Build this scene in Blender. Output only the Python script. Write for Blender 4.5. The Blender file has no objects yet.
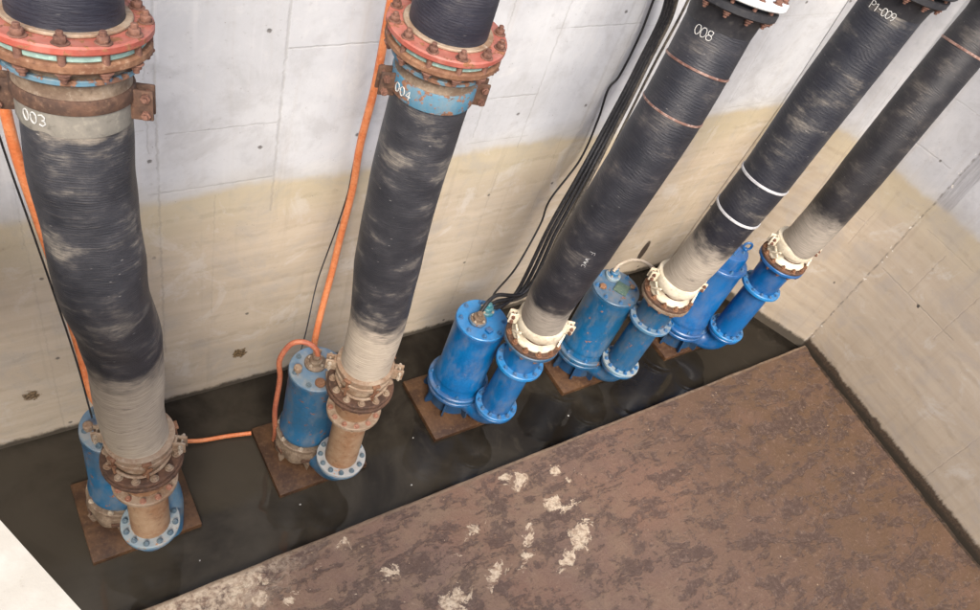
import bpy, bmesh, math, random
from mathutils import Vector, Matrix, noise
random.seed(7)
PI = math.pi
scene = bpy.context.scene
COL = scene.collection

# ------------------------------------------------------------------ camera
CAM_H = 5.2
cam_d = bpy.data.cameras.new('camera'); cam = bpy.data.objects.new('camera', cam_d); COL.objects.link(cam)
right = Vector((0.82932, -0.48989, 0.26876)); down = Vector((-0.22595, -0.73392, -0.64055)); fwd = Vector((0.51105, 0.47050, -0.71934))
m = Matrix((right, -down, -fwd)).transposed().to_4x4(); m.translation = (0, 0, CAM_H)
cam.matrix_world = m
cam_d.sensor_width = 36; cam_d.lens = 802.95 / 980 * 36; cam_d.clip_start = 0.02; cam_d.clip_end = 500
scene.camera = cam

# ------------------------------------------------------------------ light
SUN_EL, SUN_AZ = 46, 208       # azimuth measured from +y clockwise (sun in front-left of the wall)
w = bpy.data.worlds.new('World'); scene.world = w; w.use_nodes = True
nt = w.node_tree; bg = nt.nodes['Background']
sky = nt.nodes.new('ShaderNodeTexSky'); sky.sky_type = 'NISHITA'; sky.sun_disc = False
sky.sun_elevation = math.radians(SUN_EL); sky.sun_rotation = math.radians(SUN_AZ)
sky.air_density = 1.0; sky.dust_density = 4.0; sky.ozone_density = 0.6
nt.links.new(sky.outputs[0], bg.inputs[0]); bg.inputs[1].default_value = 0.15
sd = bpy.data.lights.new('sun', 'SUN'); sun = bpy.data.objects.new('sun', sd); COL.objects.link(sun)
sd.energy = 1.5; sd.angle = math.radians(24); sd.color = (1, .955, .89)
az, el = math.radians(SUN_AZ), math.radians(SUN_EL)
sdir = Vector((math.sin(az) * math.cos(el), math.cos(az) * math.cos(el), math.sin(el)))
sun.rotation_euler = sdir.to_track_quat('Z', 'Y').to_euler(); sun.location = (0, 0, 12)
vs = scene.view_settings
vs.view_transform = 'Standard'; vs.look = 'None'; vs.gamma = 1; vs.exposure = 1.13; vs.use_curve_mapping = False

# ------------------------------------------------------------------ node helper
class N:
    def __init__(s, name, rough=.6, metal=0, spec=.5):
        s.m = bpy.data.materials.new(name); s.m.use_nodes = True
        s.t = s.m.node_tree; s.b = s.t.nodes['Principled BSDF']
        s.b.inputs['Roughness'].default_value = rough; s.b.inputs['Metallic'].default_value = metal
        s.b.inputs['Specular IOR Level'].default_value = spec
    def lk(s, a, sock):
        if isinstance(a, (int, float)): sock.default_value = a
        elif isinstance(a, tuple):
            sock.default_value = (*a, 1) if (len(a) == 3 and sock.type == 'RGBA') else a
        else: s.t.links.new(a, sock)
    def math(s, op, a, b=0., c=None, clamp=False):
        n = s.t.nodes.new('ShaderNodeMath'); n.operation = op; n.use_clamp = clamp
        s.lk(a, n.inputs[0]); s.lk(b, n.inputs[1])
        if c is not None: s.lk(c, n.inputs[2])
        return n.outputs[0]
    def coord(s, which='Object'):
        return s.t.nodes.new('ShaderNodeTexCoord').outputs[which]
    def map(s, v, scale=(1, 1, 1), loc=(0, 0, 0), rot=(0, 0, 0)):
        n = s.t.nodes.new('ShaderNodeMapping'); s.t.links.new(v, n.inputs[0])
        n.inputs['Scale'].default_value = scale; n.inputs['Location'].default_value = loc; n.inputs['Rotation'].default_value = rot
        return n.outputs[0]
    def noise(s, v, scale=5, detail=5, rough=.55, dist=0., out=0):
        n = s.t.nodes.new('ShaderNodeTexNoise'); s.t.links.new(v, n.inputs['Vector'])
        n.inputs['Scale'].default_value = scale; n.inputs['Detail'].default_value = detail
        n.inputs['Roughness'].default_value = rough; n.inputs['Distortion'].default_value = dist
        return n.outputs[out]
    def vor(s, v, scale=5, feat='F1'):
        n = s.t.nodes.new('ShaderNodeTexVoronoi'); n.feature = feat; s.t.links.new(v, n.inputs['Vector']); n.inputs['Scale'].default_value = scale
        return n.outputs['Distance']
    def ramp(s, f, a, b, lo=0., hi=1.):
        n = s.t.nodes.new('ShaderNodeMapRange'); n.interpolation_type = 'SMOOTHSTEP'
        s.lk(f, n.inputs[0]); s.lk(a, n.inputs[1]); s.lk(b, n.inputs[2]); s.lk(lo, n.inputs[3]); s.lk(hi, n.inputs[4])
        return n.outputs[0]
    def mix(s, f, a, b, mode='MIX'):
        n = s.t.nodes.new('ShaderNodeMix'); n.data_type = 'RGBA'; n.blend_type = mode
        s.lk(f, n.inputs[0]); s.lk(a, n.inputs[6]); s.lk(b, n.inputs[7])
        return n.outputs[2]
    def sep(s, v):
        n = s.t.nodes.new('ShaderNodeSeparateXYZ'); s.t.links.new(v, n.inputs[0]); return n.outputs
    def comb(s, x, y, z=0.):
        n = s.t.nodes.new('ShaderNodeCombineXYZ'); s.lk(x, n.inputs[0]); s.lk(y, n.inputs[1]); s.lk(z, n.inputs[2]); return n.outputs[0]
    def bump(s, h, strength=.3, dist=.01):
        n = s.t.nodes.new('ShaderNodeBump'); n.inputs['Strength'].default_value = strength; n.inputs['Distance'].default_value = dist
        s.t.links.new(h, n.inputs['Height']); s.t.links.new(n.outputs[0], s.b.inputs['Normal'])
    def color(s, c): s.lk(c, s.b.inputs['Base Color'])
    def rough(s, c): s.lk(c, s.b.inputs['Roughness'])
    def rnd(s):
        return s.t.nodes.new('ShaderNodeObjectInfo').outputs['Random']
    def nz(s):
        g = s.t.nodes.new('ShaderNodeNewGeometry'); return s.sep(g.outputs['Normal'])[2]

# ------------------------------------------------------------------ materials
def paint(name, col, col2, rust=(.13, .055, .025), amt=.45, dust=(.30, .25, .18), dusty=.3, rough=.38):
    n = N(name, rough)
    geo = n.t.nodes.new('ShaderNodeNewGeometry').outputs['Position']
    a = n.noise(geo, 4, 4); b = n.noise(geo, 18, 6, .65); c = n.noise(geo, 60, 4, .6)
    base = n.mix(n.ramp(a, .35, .65), col, col2)
    base = n.mix(n.math('MULTIPLY', n.ramp(c, .4, .75), .25), base, tuple(min(1, x * 1.45 + .004) for x in col))
    d = n.math('MULTIPLY', n.ramp(n.noise(n.map(geo, (1, 1, .45)), 9, 6, .7), .42, .68), dusty)
    up = n.math('MULTIPLY', n.ramp(n.nz(), .3, .95), dusty * .55)
    base = n.mix(n.math('ADD', d, up, clamp=True), base, dust)
    r = n.ramp(n.math('ADD', b, n.math('MULTIPLY', c, .25)), 1.0 - amt * .75, 1.06 - amt * .75)
    base = n.mix(r, base, n.mix(n.ramp(c, .3, .7), rust, tuple(x * 2.2 for x in rust)))
    n.color(base)
    n.rough(n.math('ADD', n.math('MULTIPLY', r, .4), n.math('ADD', n.math('MULTIPLY', d, .5), rough), clamp=True))
    n.bump(n.math('ADD', n.math('MULTIPLY', r, .6), n.math('MULTIPLY', c, .35)), .35, .004)
    return n.m

def rusty(name, c1, c2, c3=None, sc=1., rough=.8, bump=.5):
    n = N(name, rough)
    geo = n.t.nodes.new('ShaderNodeNewGeometry').outputs['Position']
    a = n.noise(geo, 7 * sc, 6, .65); b = n.noise(geo, 45 * sc, 5, .6)
    base = n.mix(n.ramp(a, .35, .65), c1, c2)
    base = n.mix(n.ramp(b, .5, .8, 0, .7), base, c3 or tuple(min(1, x * 1.8) for x in c2))
    base = n.mix(n.ramp(b, .46, .25, 0, .6), base, tuple(x * .45 for x in c1))
    n.color(base); n.bump(n.math('ADD', a, b), bump, .004)
    return n.m

M = {}
M['blue_bright'] = paint('bright_blue_paint', (.001, .110, .305), (.001, .078, .23), amt=.24, dusty=.22, rough=.3)
M['blue_worn'] = paint('dusty_blue_paint', (.002, .084, .205), (.008, .068, .14), amt=.32, dusty=.30, dust=(.20,.18,.14))
M['blue_deep'] = paint('deep_blue_paint', (.001, .097, .29), (.001, .07, .225), amt=.12, dusty=.14, rough=.3)
M['blue_shaded'] = paint('shaded_blue_paint', (.002, .048, .135), (.004, .035, .09), amt=.22, dust=(.05, .05, .035), dusty=.5, rough=.5)  # darker blue for bell and legs: shade below the skirt painted in
M['mud_sleeve'] = rusty('mud_coated_sleeve', (.16, .15, .125), (.22, .20, .165), (.33, .30, .24), .8, .8, .3)
M['blue_faded'] = paint('faded_blue_paint', (.016, .105, .215), (.022, .085, .16), amt=.36, dusty=.32, dust=(.24,.21,.17))
M['blue_pale'] = paint('pale_blue_flange_paint', (.16, .27, .34), (.22, .28, .31), rust=(.2, .11, .06), amt=.4, dust=(.4, .36, .3), dusty=.5, rough=.5)
M['blue_light_dusty'] = paint('dusty_light_blue_paint', (.025, .14, .29), (.07, .17, .25), amt=.3, dust=(.36, .33, .27), dusty=.45, rough=.45)
M['blue_light_bright'] = paint('light_blue_paint', (.004, .19, .46), (.003, .145, .38), amt=.15, dusty=.15, rough=.32)
M['rust_pipe'] = rusty('rust_stained_pipe', (.27, .135, .065), (.36, .24, .145), (.46, .36, .25), .6, .65, .25)
M['rust_dark'] = rusty('dark_rust', (.055, .03, .02), (.12, .06, .035), (.22, .13, .08), 1.2)
M['rust_orange'] = rusty('orange_rust', (.14, .06, .03), (.23, .115, .06), (.38, .26, .17), 1.3)
M['rust_pale'] = rusty('pale_rust', (.22, .135, .08), (.33, .25, .175), (.46, .40, .32), 1.2, .7)
M['rust_grey'] = rusty('rust_grey_casting', (.13, .085, .055), (.24, .18, .125), (.36, .3, .23), 1.4, .7)
M['red_lead'] = paint('red_lead_paint', (.36, .080, .052), (.27, .062, .042), amt=.44, dust=(.45, .28, .22), dusty=.25, rough=.5)
M['cream'] = rusty('cream_painted_casting', (.52, .45, .33), (.66, .60, .47), (.8, .75, .63), 1.0, .6, .2)
M['white'] = rusty('white_paint', (.72, .74, .72), (.8, .82, .8), (.85, .85, .84), 1., .45, .1)
M['gasket'] = rusty('pale_green_gasket', (.20, .30, .26), (.27, .38, .33), None, 1., .7, .1)
M['flange_grey'] = paint('worn_grey_flange_paint', (.30, .34, .37), (.36, .38, .38), rust=(.25, .14, .08), amt=.36, dust=(.42, .38, .32), dusty=.5, rough=.55)
M['nut_dull'] = rusty('dull_blue_nut', (.07, .12, .16), (.14, .18, .2), None, 2.)
M['nut'] = rusty('rusty_nut', (.10, .045, .03), (.19, .09, .06), (.30, .17, .12), 2.)
M['nut_pale'] = rusty('pale_nut', (.33, .27, .2), (.45, .38, .3), (.6, .52, .42), 2., .6)
M['nut_blue'] = paint('blue_painted_nut', (.012, .125, .30), (.015, .10, .23), amt=.3, dusty=.2)
M['nut_pink'] = rusty('pinkish_rust_nut', (.26, .11, .065), (.36, .19, .13), None, 2.)
M['rubber'] = rusty('black_rubber', (.012, .012, .015), (.022, .021, .023), (.06, .055, .05), 1., .55, .2)
M['orange'] = rusty('orange_sheath', (.62, .17, .055), (.70, .25, .10), (.72, .42, .25), 1.2, .5, .15)
M['orange_dirty'] = rusty('dirty_orange_sheath', (.36, .10, .055), (.50, .17, .08), (.52, .33, .22), 1.2, .55, .2)
M['cable'] = rusty('black_cable', (.010, .010, .012), (.02, .02, .022), (.11, .1, .09), 1.5, .45, .1)
M['cable_mud'] = rusty('muddy_cable', (.03, .026, .022), (.10, .085, .065), (.22, .19, .15), 1.5, .6, .1)
M['chalk'] = rusty('chalk_marking', (.36, .36, .34), (.52, .51, .48), None, 4., .9, .1)
M['chalk_dim'] = rusty('faint_chalk_marking', (.22, .22, .22), (.34, .34, .33), None, 4., .9, .1)
M['steel'] = rusty('band_steel', (.40, .40, .41), (.52, .52, .52), (.68, .68, .68), 1., .4, .1)
M['copper'] = rusty('rust_tinted_band', (.12, .05, .035), (.30, .19, .15), (.55, .46, .40), .8, .45, .1)
M['plate'] = rusty('rusted_plate', (.042, .019, .009), (.095, .046, .019), (.15, .09, .05), .9, .5, .5)
M['strap_blue'] = paint('blue_worn_strap', (.05, .17, .26), (.09, .19, .25), rust=(.12, .06, .035), amt=.5, dusty=.3, rough=.5)
M['label_white'] = rusty('white_plate', (.6, .6, .6), (.7, .7, .72), None, 1., .5, .1)
M['green_cast'] = rusty('greenish_casting', (.05, .10, .085), (.10, .14, .10), (.2, .22, .17), 1.5, .7)
M['teal'] = paint('teal_gland', (.02, .22, .26), (.03, .17, .24), amt=.3, dusty=.3)

def hose_mat(name, mud_len, scuff, base=(.020, .021, .026), base2=(.046, .046, .052), seed=0, mud=(.41, .35, .27), top_mud=99., ridge=520.):
    n = N(name, .5)
    uv = n.coord('UV'); U, V, _ = n.sep(uv)
    # ridges left by the wrapping tape, slightly spiral
    wob = n.noise(n.map(uv, (1, 1, 1), (seed, 0, 0)), 4, 2)
    ph = n.math('ADD', n.math('MULTIPLY', V, ridge), n.math('ADD', n.math('MULTIPLY', U, 60.), n.math('MULTIPLY', wob, 34.)))
    rid = n.math('MULTIPLY', n.math('SINE', ph), n.ramp(n.noise(n.map(uv, (2, 6, 1), (seed, 2, 0)), 2.5, 4, .6), .35, .62, .15, 1.))
    streak = n.noise(n.map(uv, (7, 120, 1), (seed, seed * 3.1, 0), (0, 0, .10)), 1., 6, .7)
    coarse = n.noise(n.map(uv, (4, 22, 1), (seed, seed * 2.1, 0), (0, 0, .16)), 1., 6, .7)
    blot = n.noise(n.map(uv, (1, 1.5, 1), (seed * 1.7, 3, 0)), 3.6, 6, .65)
    fine = n.noise(n.map(uv, (1, 2.5, 1)), 90, 3)
    col = n.mix(n.ramp(blot, .35, .65), base, base2)
    patch = n.ramp(n.math('ADD', n.math('MULTIPLY', blot, .75), n.math('MULTIPLY', coarse, .35)), .56, .74)
    dusty = n.math('MULTIPLY', n.math('MULTIPLY', patch, n.ramp(streak, .30, .66, .12, 1.)), scuff)
    thin = n.math('MULTIPLY', n.ramp(streak, .55, .75), .16 * (scuff + .3))
    dusty = n.math('MAXIMUM', dusty, thin)
    dusty = n.math('MULTIPLY', dusty, n.ramp(rid, -.9, .7, .8, 1.))
    col = n.mix(dusty, col, (.36, .315, .25))
    col = n.mix(n.math('MULTIPLY', n.ramp(rid, .2, 1.), .05), col, (.16, .16, .17))
    # scratches
    scr = n.vor(n.map(uv, (7, 26, 1), (seed, 0, 0), (0, 0, .5)), 1.3)
    col = n.mix(n.ramp(scr, .075, .03, 0, .65 * min(1, scuff + .1)), col, (.42, .40, .37))
    # mud coating near the pump and by the top
    edge = n.math('ADD', V, n.math('MULTIPLY', n.math('SUBTRACT', n.noise(n.map(uv, (1, 2, 1), (seed, 9, 0)), 5, 6, .65), .5), .42))
    mm = n.ramp(edge, mud_len + .13, mud_len - .08)
    mt = n.ramp(edge, top_mud - .05, top_mud + .07, 0, .75)
    mm = n.math('MAXIMUM', mm, mt)
    mudc = n.mix(n.ramp(streak, .35, .68), tuple(x * .82 for x in mud), tuple(min(1, x * 1.2) for x in mud))
    mudc = n.mix(n.ramp(n.noise(n.map(uv, (3, 14, 1), (seed, 5, 0)), 2.2, 6, .7), .56, .72, 0, .75), mudc, (.05, .047, .045))
    col = n.mix(mm, col, mudc)
    n.color(col)
    n.rough(n.math('ADD', n.math('MULTIPLY', mm, .35), n.math('ADD', n.math('MULTIPLY', dusty, .3), .50), clamp=True))
    h = n.math('ADD', n.math('MULTIPLY', rid, .16), n.math('ADD', n.math('MULTIPLY', streak, 1.6), n.math('MULTIPLY', fine, .5)))
    n.bump(h, .5, .0035)
    return n.m

# ------------------------------------------------------------------ mesh helpers
def link(name, me, mat=None, parent=None, loc=None, kind=None, smooth=40):
    if isinstance(me, bmesh.types.BMesh):
        d = bpy.data.meshes.new(name)
        bmesh.ops.recalc_face_normals(me, faces=me.faces); me.to_mesh(d); me.free(); me = d
        if smooth:
            for p in me.polygons: p.use_smooth = True
            me.set_sharp_from_angle(angle=math.radians(smooth))
    if mat: 
        if not me.materials: me.materials.append(mat)
    o = bpy.data.objects.new(name, me); COL.objects.link(o)
    if parent: o.parent = parent
    if loc is not None: o.location = loc
    if kind: o['kind'] = kind
    return o
def thing(name, label, cat, loc=(0, 0, 0), group=None, rot=(0, 0, 0)):
    o = bpy.data.objects.new(name, None); COL.objects.link(o); o.location = loc; o.rotation_euler = rot
    o.empty_display_size = .1
    o['label'] = label; o['category'] = cat
    if group: o['group'] = group
    return o
def tag(o, label, cat, group=None):
    o['label'] = label; o['category'] = cat
    if group: o['group'] = group
    return o
def lathe(prof, segs=64, mat4=None, bm=None, jitter=0, close=True):
    """prof: closed loop of (r,z)."""
    bm = bm or bmesh.new(); rings = []
    for i in range(segs):
        a = 2 * PI * i / segs; rings.append([])
        for r, z in prof:
            v = Vector((r * math.cos(a), r * math.sin(a), z))
            if mat4: v = mat4 @ v
            rings[-1].append(bm.verts.new(v))
    k = len(prof)
    for i in range(segs):
        A, B = rings[i], rings[(i + 1) % segs]
        for j in range(k if close else k - 1):
            j2 = (j + 1) % k
            bm.faces.new((A[j], B[j], B[j2], A[j2]))
    bmesh.ops.remove_doubles(bm, verts=bm.verts, dist=1e-5)
    return bm
def ring(r0, r1, z0, z1, c=.004, **k):
    return lathe([(r0, z0), (r1 - c, z0), (r1, z0 + c), (r1, z1 - c), (r1 - c, z1), (r0, z1)], **k)
def disc(r1, z0, z1, c=.004, **k):
    return lathe([(0, z0), (r1 - c, z0), (r1, z0 + c), (r1, z1 - c), (r1 - c, z1), (0, z1)], close=False, **k)
def box(size, loc=(0, 0, 0), rotz=0, bev=.004, bm=None, rot=None):
    b2 = bmesh.new(); bmesh.ops.create_cube(b2, size=1)
    for v in b2.verts: v.co = Vector((v.co.x * size[0], v.co.y * size[1], v.co.z * size[2]))
    if bev: bmesh.ops.bevel(b2, geom=b2.edges[:], offset=bev, segments=2, affect='EDGES', profile=.5)
    R = (rot or Matrix.Rotation(rotz, 4, 'Z'))
    for v in b2.verts: v.co = R @ v.co + Vector(loc)
    if bm is None: return b2
    me = bpy.data.meshes.new('t'); b2.to_mesh(me); b2.free(); bm.from_mesh(me); bpy.data.meshes.remove(me); return bm
def catmull(pts, n=12):
    P = [Vector(p) for p in pts]; P = [2 * P[0] - P[1]] + P + [2 * P[-1] - P[-2]]; out = []
    for i in range(1, len(P) - 2):
        for k in range(n):
            t = k / n; p0, p1, p2, p3 = P[i - 1:i + 3]
            out.append(.5 * ((2 * p1) + (-p0 + p2) * t + (2 * p0 - 5 * p1 + 4 * p2 - p3) * t * t + (-p0 + 3 * p1 - 3 * p2 + p3) * t ** 3))
    out.append(P[-2]); return out
def frames(path):
    T = []
    for i in range(len(path)):
        a = path[max(i - 1, 0)]; b = path[min(i + 1, len(path) - 1)]; T.append((b - a).normalized())
    up = Vector((1, 0, 0)); up = (up - T[0] * up.dot(T[0])).normalized(); F = []
    for t in T:
        up = (up - t * up.dot(t)).normalized(); F.append((up, t.cross(up), t))
    return F
def tube(path, r, segs=12, rf=None, caps=True, bm=None, uv=False, flat=1.):
    bm = bm or bmesh.new(); F = frames(path); rings = []; L = 0; Ls = []
    for i, p in enumerate(path):
        if i: L += (path[i] - path[i - 1]).length
        Ls.append(L); rr = r(L) if callable(r) else r; rg = []
        for j in range(segs):
            a = 2 * PI * j / segs; q = rr * (rf(a, L) if rf else 1)
            rg.append(bm.verts.new(p + F[i][0] * math.cos(a) * q + F[i][1] * math.sin(a) * q * flat))
        rings.append(rg)
    lay = bm.loops.layers.uv.new('UVMap') if uv else None
    for i in range(len(path) - 1):
        for j in range(segs):
            j2 = (j + 1) % segs
            f = bm.faces.new((rings[i][j], rings[i][j2], rings[i + 1][j2], rings[i + 1][j]))
            if lay:
                rr = r(0) if callable(r) else r
                for l, (ii, jj) in zip(f.loops, ((i, j), (i, j + 1), (i + 1, j + 1), (i + 1, j))):
                    l[lay].uv = (jj * 2 * PI / segs * rr, Ls[ii])
    if caps: bm.faces.new(rings[0]); bm.faces.new(list(reversed(rings[-1])))
    return bm
_bolt = {}
def bolt_mesh(r, h, stud=True):
    k = (r, h, stud)
    if k not in _bolt:
        bm = bmesh.new(); bmesh.ops.create_cone(bm, cap_ends=True, segments=6, radius1=r, radius2=r, depth=h)
        bmesh.ops.translate(bm, verts=bm.verts, vec=(0, 0, h / 2 + .003))
        bmesh.ops.bevel(bm, geom=[e for e in bm.edges], offset=r * .12, segments=1, affect='EDGES')
        disc(r * 1.35, 0, .004, .001, segs=16, bm=bm)
        if stud: disc(r * .55, h, h + r * .9, .002, segs=10, bm=bm)
        me = bpy.data.meshes.new('bolt'); bmesh.ops.recalc_face_normals(bm, faces=bm.faces); bm.to_mesh(me); bm.free()
        for p in me.polygons: p.use_smooth = True
        me.set_sharp_from_angle(angle=math.radians(35)); _bolt[k] = me
    return _bolt[k]
_bm_mat = {}
def bolts(parent, n, R, z, r, h, mat, stud=True, a0=0., name='bolt', down=False, skip=()):
    src = bolt_mesh(r, h, stud); key = (src.name, mat.name)
    if key not in _bm_mat:
        me = src.copy(); me.materials.append(mat); _bm_mat[key] = me
    me = _bm_mat[key]
    for i in range(n):
        if i in skip: continue
        a = a0 + 2 * PI * i / n
        o = link(name, me, None, parent, (R * math.cos(a), R * math.sin(a), z))
        o.rotation_euler = (PI if down else 0, 0, random.uniform(0, 1))

# ------------------------------------------------------------------ walls (UV = metres along the wall, height)
def wall_mat(name, joints, hsegs, chips, seed=0., tie=True, dark_edge=.05, extra=None, streak_amt=.2, tint=(1, 1, 1)):
    n = N(name, .85, spec=.25)
    uv = n.coord('UV'); u, z, _ = n.sep(uv)
    nb = n.noise(n.map(uv, (1, 1, 1), (seed, seed, 0)), 1.3, 5, .6)
    nm = n.noise(n.map(uv, (1, 1, 1), (seed + 3, 0, 0)), 7, 6, .65)
    nf = n.noise(uv, 55, 5, .65)
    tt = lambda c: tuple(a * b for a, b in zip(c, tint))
    clean = n.mix(n.ramp(nb, .35, .65), tt((.485, .495, .515)), tt((.58, .59, .605)))
    clean = n.mix(n.ramp(nm, .5, .72, 0, .4), clean, tt((.38, .38, .395)))
    drip = n.noise(n.map(uv, (9, .5, 1), (seed, 0, 0)), 1.5, 4, .6)
    clean = n.mix(n.ramp(drip, .52, .72, 0, streak_amt), clean, tt((.42, .37, .32)))
    clean = n.mix(n.ramp(n.noise(n.map(uv, (14, .4, 1), (seed + 8, 0, 0)), 1., 3), .58, .68, 0, .22), clean, tt((.66, .66, .67)))
    # silt-stained lower part
    silt = n.mix(n.ramp(n.noise(n.map(uv, (.6, 7, 1), (seed, 4, 0)), 1.6, 5, .6), .35, .68), tt((.49, .405, .30)), tt((.55, .465, .355)))
    silt = n.mix(n.ramp(nb, .4, .7, 0, .3), silt, tt((.32, .275, .215)))
    silt = n.mix(n.ramp(nm, .52, .75, 0, .3), silt, tt((.52, .46, .38)))
    silt = n.mix(n.ramp(n.math('ADD', z, n.math('MULTIPLY', n.math('SUBTRACT', nb, .5), .8)), 1.45, 1.95, 0, .6), silt, tt((.50, .435, .29)))
    silt = n.mix(n.ramp(drip, .55, .7, 0, .18), silt, tt((.27, .225, .17)))
    zt = n.math('ADD', z, n.math('MULTIPLY', n.noise(n.map(uv, (1.2, .5, 1), (seed, 6, 0)), 2.0, 6, .65), .22))
    tide = n.math('SINE', n.math('MULTIPLY', zt, 27.))
    silt = n.mix(n.math('MULTIPLY', n.ramp(tide, .80, .98), n.ramp(nm, .4, .62, 0, .30)), silt, tt((.30, .24, .16)))
    line = n.math('ADD', z, n.math('MULTIPLY', n.math('SUBTRACT', n.noise(n.map(uv, (1.4, 1, 1), (seed, 1, 0)), 2.2, 6, .6), .5), .16))
    sm = n.ramp(line, 2.01, 1.93)
    sm2 = n.ramp(line, 2.14, 1.98, 0, .35)
    col = n.mix(sm2, clean, tt((.50, .46, .38))); col = n.mix(sm, col, silt)
    # cloudy trowel and rain marks
    mot = n.noise(n.map(uv, (1, 1, 1), (seed + 1, seed * 2, 0)), 2.6, 8, .7, .6)
    col = n.mix(n.ramp(mot, .48, .66, 0, .34), col, tt((.33, .32, .315)))
    col = n.mix(n.ramp(mot, .46, .34, 0, .30), col, tt((.68, .67, .65)))
    spk = n.noise(uv, 24, 7, .75)
    col = n.mix(n.ramp(spk, .58, .70, 0, .35), col, tt((.26, .25, .24)))
    # form joints
    jn = n.math('MULTIPLY', n.math('SUBTRACT', n.noise(n.map(uv, (2, 12, 1)), 2, 4), .5), .03)
    J = None; up = n.math('ADD', u, jn)
    for (u0, z0, z1, wd, st) in joints:
        d = n.math('ABSOLUTE', n.math('SUBTRACT', up, u0))
        k = n.ramp(d, wd, wd * .2, 0, st)
        k = n.math('MULTIPLY', k, n.math('MULTIPLY', n.math('GREATER_THAN', z, z0), n.math('LESS_THAN', z, z1)))
        J = k if J is None else n.math('MAXIMUM', J, k)
    zp = n.math('ADD', z, n.math('MULTIPLY', n.math('SUBTRACT', n.noise(n.map(uv, (9, 2, 1)), 2, 4), .5), .02))
    for (z0, u0, u1, wd, st) in hsegs:
        d = n.math('ABSOLUTE', n.math('SUBTRACT', zp, z0))
        k = n.ramp(d, wd, wd * .2, 0, st)
        k = n.math('MULTIPLY', k, n.math('MULTIPLY', n.math('GREATER_THAN', u, u0), n.math('LESS_THAN', u, u1)))
        J = k if J is None else n.math('MAXIMUM', J, k)
    J = n.math('MULTIPLY', J, n.ramp(n.noise(uv, 9, 4), .3, .55, .25, 1.))
    col = n.mix(n.math('MULTIPLY', J, .55), col, tt((.22, .20, .175)))
    # pour panels of slightly different tone
    fu = n.math('FLOOR', n.math('DIVIDE', n.math('ADD', u, .36), .62)); fz = n.math('FLOOR', n.math('DIVIDE', n.math('ADD', z, .47), 1.1))
    wn = n.t.nodes.new('ShaderNodeTexWhiteNoise'); wn.noise_dimensions = '3D'; n.t.links.new(n.comb(fu, fz, seed), wn.inputs['Vector'])
    col = n.mix(n.math('MULTIPLY', wn.outputs['Value'], .16), col, tt((.33, .32, .31)))
    hole = None
    if tie:
        pu = n.math('SUBTRACT', n.math('FRACT', n.math('DIVIDE', n.math('ADD', u, .05), .58)), .5)
        pz = n.math('SUBTRACT', n.math('FRACT', n.math('DIVIDE', n.math('ADD', z, .27), .72)), .5)
        pd = n.math('SQRT', n.math('ADD', n.math('POWER', n.math('MULTIPLY', pu, .58), 2.), n.math('POWER', n.math('MULTIPLY', pz, .72), 2.)))
        pd = n.math('ADD', pd, n.math('MULTIPLY', n.math('SUBTRACT', nf, .5), .02))
        hole = n.ramp(pd, .016, .007, 0, .8)
        hole = n.math('MULTIPLY', hole, n.ramp(n.noise(n.map(uv, (1, 1, 1), (5, 5, 0)), 2.3, 1), .44, .5))
        col = n.mix(hole, col, (.10, .09, .08))
    # pits and specks
    pit = n.ramp(n.vor(n.map(uv, (1, 1, 1), (seed, 0, 0)), 26), .10, .05)
    pit = n.math('MULTIPLY', pit, n.ramp(nm, .5, .6, 0, .7))
    col = n.mix(pit, col, tt((.20, .18, .16)))
    ch = None
    for (cu, cz, ru, rz, cc) in chips:
        dx = n.math('DIVIDE', n.math('SUBTRACT', u, cu), ru); dz = n.math('DIVIDE', n.math('SUBTRACT', z, cz), rz)
        dd = n.math('SQRT', n.math('ADD', n.math('MULTIPLY', dx, dx), n.math('MULTIPLY', dz, dz)))
        dd = n.math('ADD', dd, n.math('MULTIPLY', n.math('SUBTRACT', n.noise(uv, 22, 5, .7), .5), 2.6))
        k = n.ramp(dd, 1.05, .75)
        col = n.mix(k, col, n.mix(n.ramp(nf, .4, .6), cc, tuple(x * .35 for x in cc)))
        ch = k if ch is None else n.math('MAXIMUM', ch, k)
    if extra: col = extra(n, u, z, col, nf, nm)
    # wet slime just above the water
    zz = n.math('SUBTRACT', z, n.math('MULTIPLY', n.noise(n.map(uv, (3, 2, 1)), 3, 6, .7), .10))
    col = n.mix(n.ramp(zz, dark_edge, dark_edge - .045, 0, .9), col, (.035, .028, .02))
    n.color(col)
    h = n.math('ADD', n.math('MULTIPLY', nf, .45), n.math('MULTIPLY', nm, .5))
    h = n.math('SUBTRACT', h, n.math('MULTIPLY', J, 1.2))
    if hole is not None: h = n.math('SUBTRACT', h, n.math('MULTIPLY', hole, 2.))
    if ch is not None: h = n.math('SUBTRACT', h, n.math('MULTIPLY', ch, 2.))
    n.bump(h, .35, .008)
    return n.m

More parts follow.
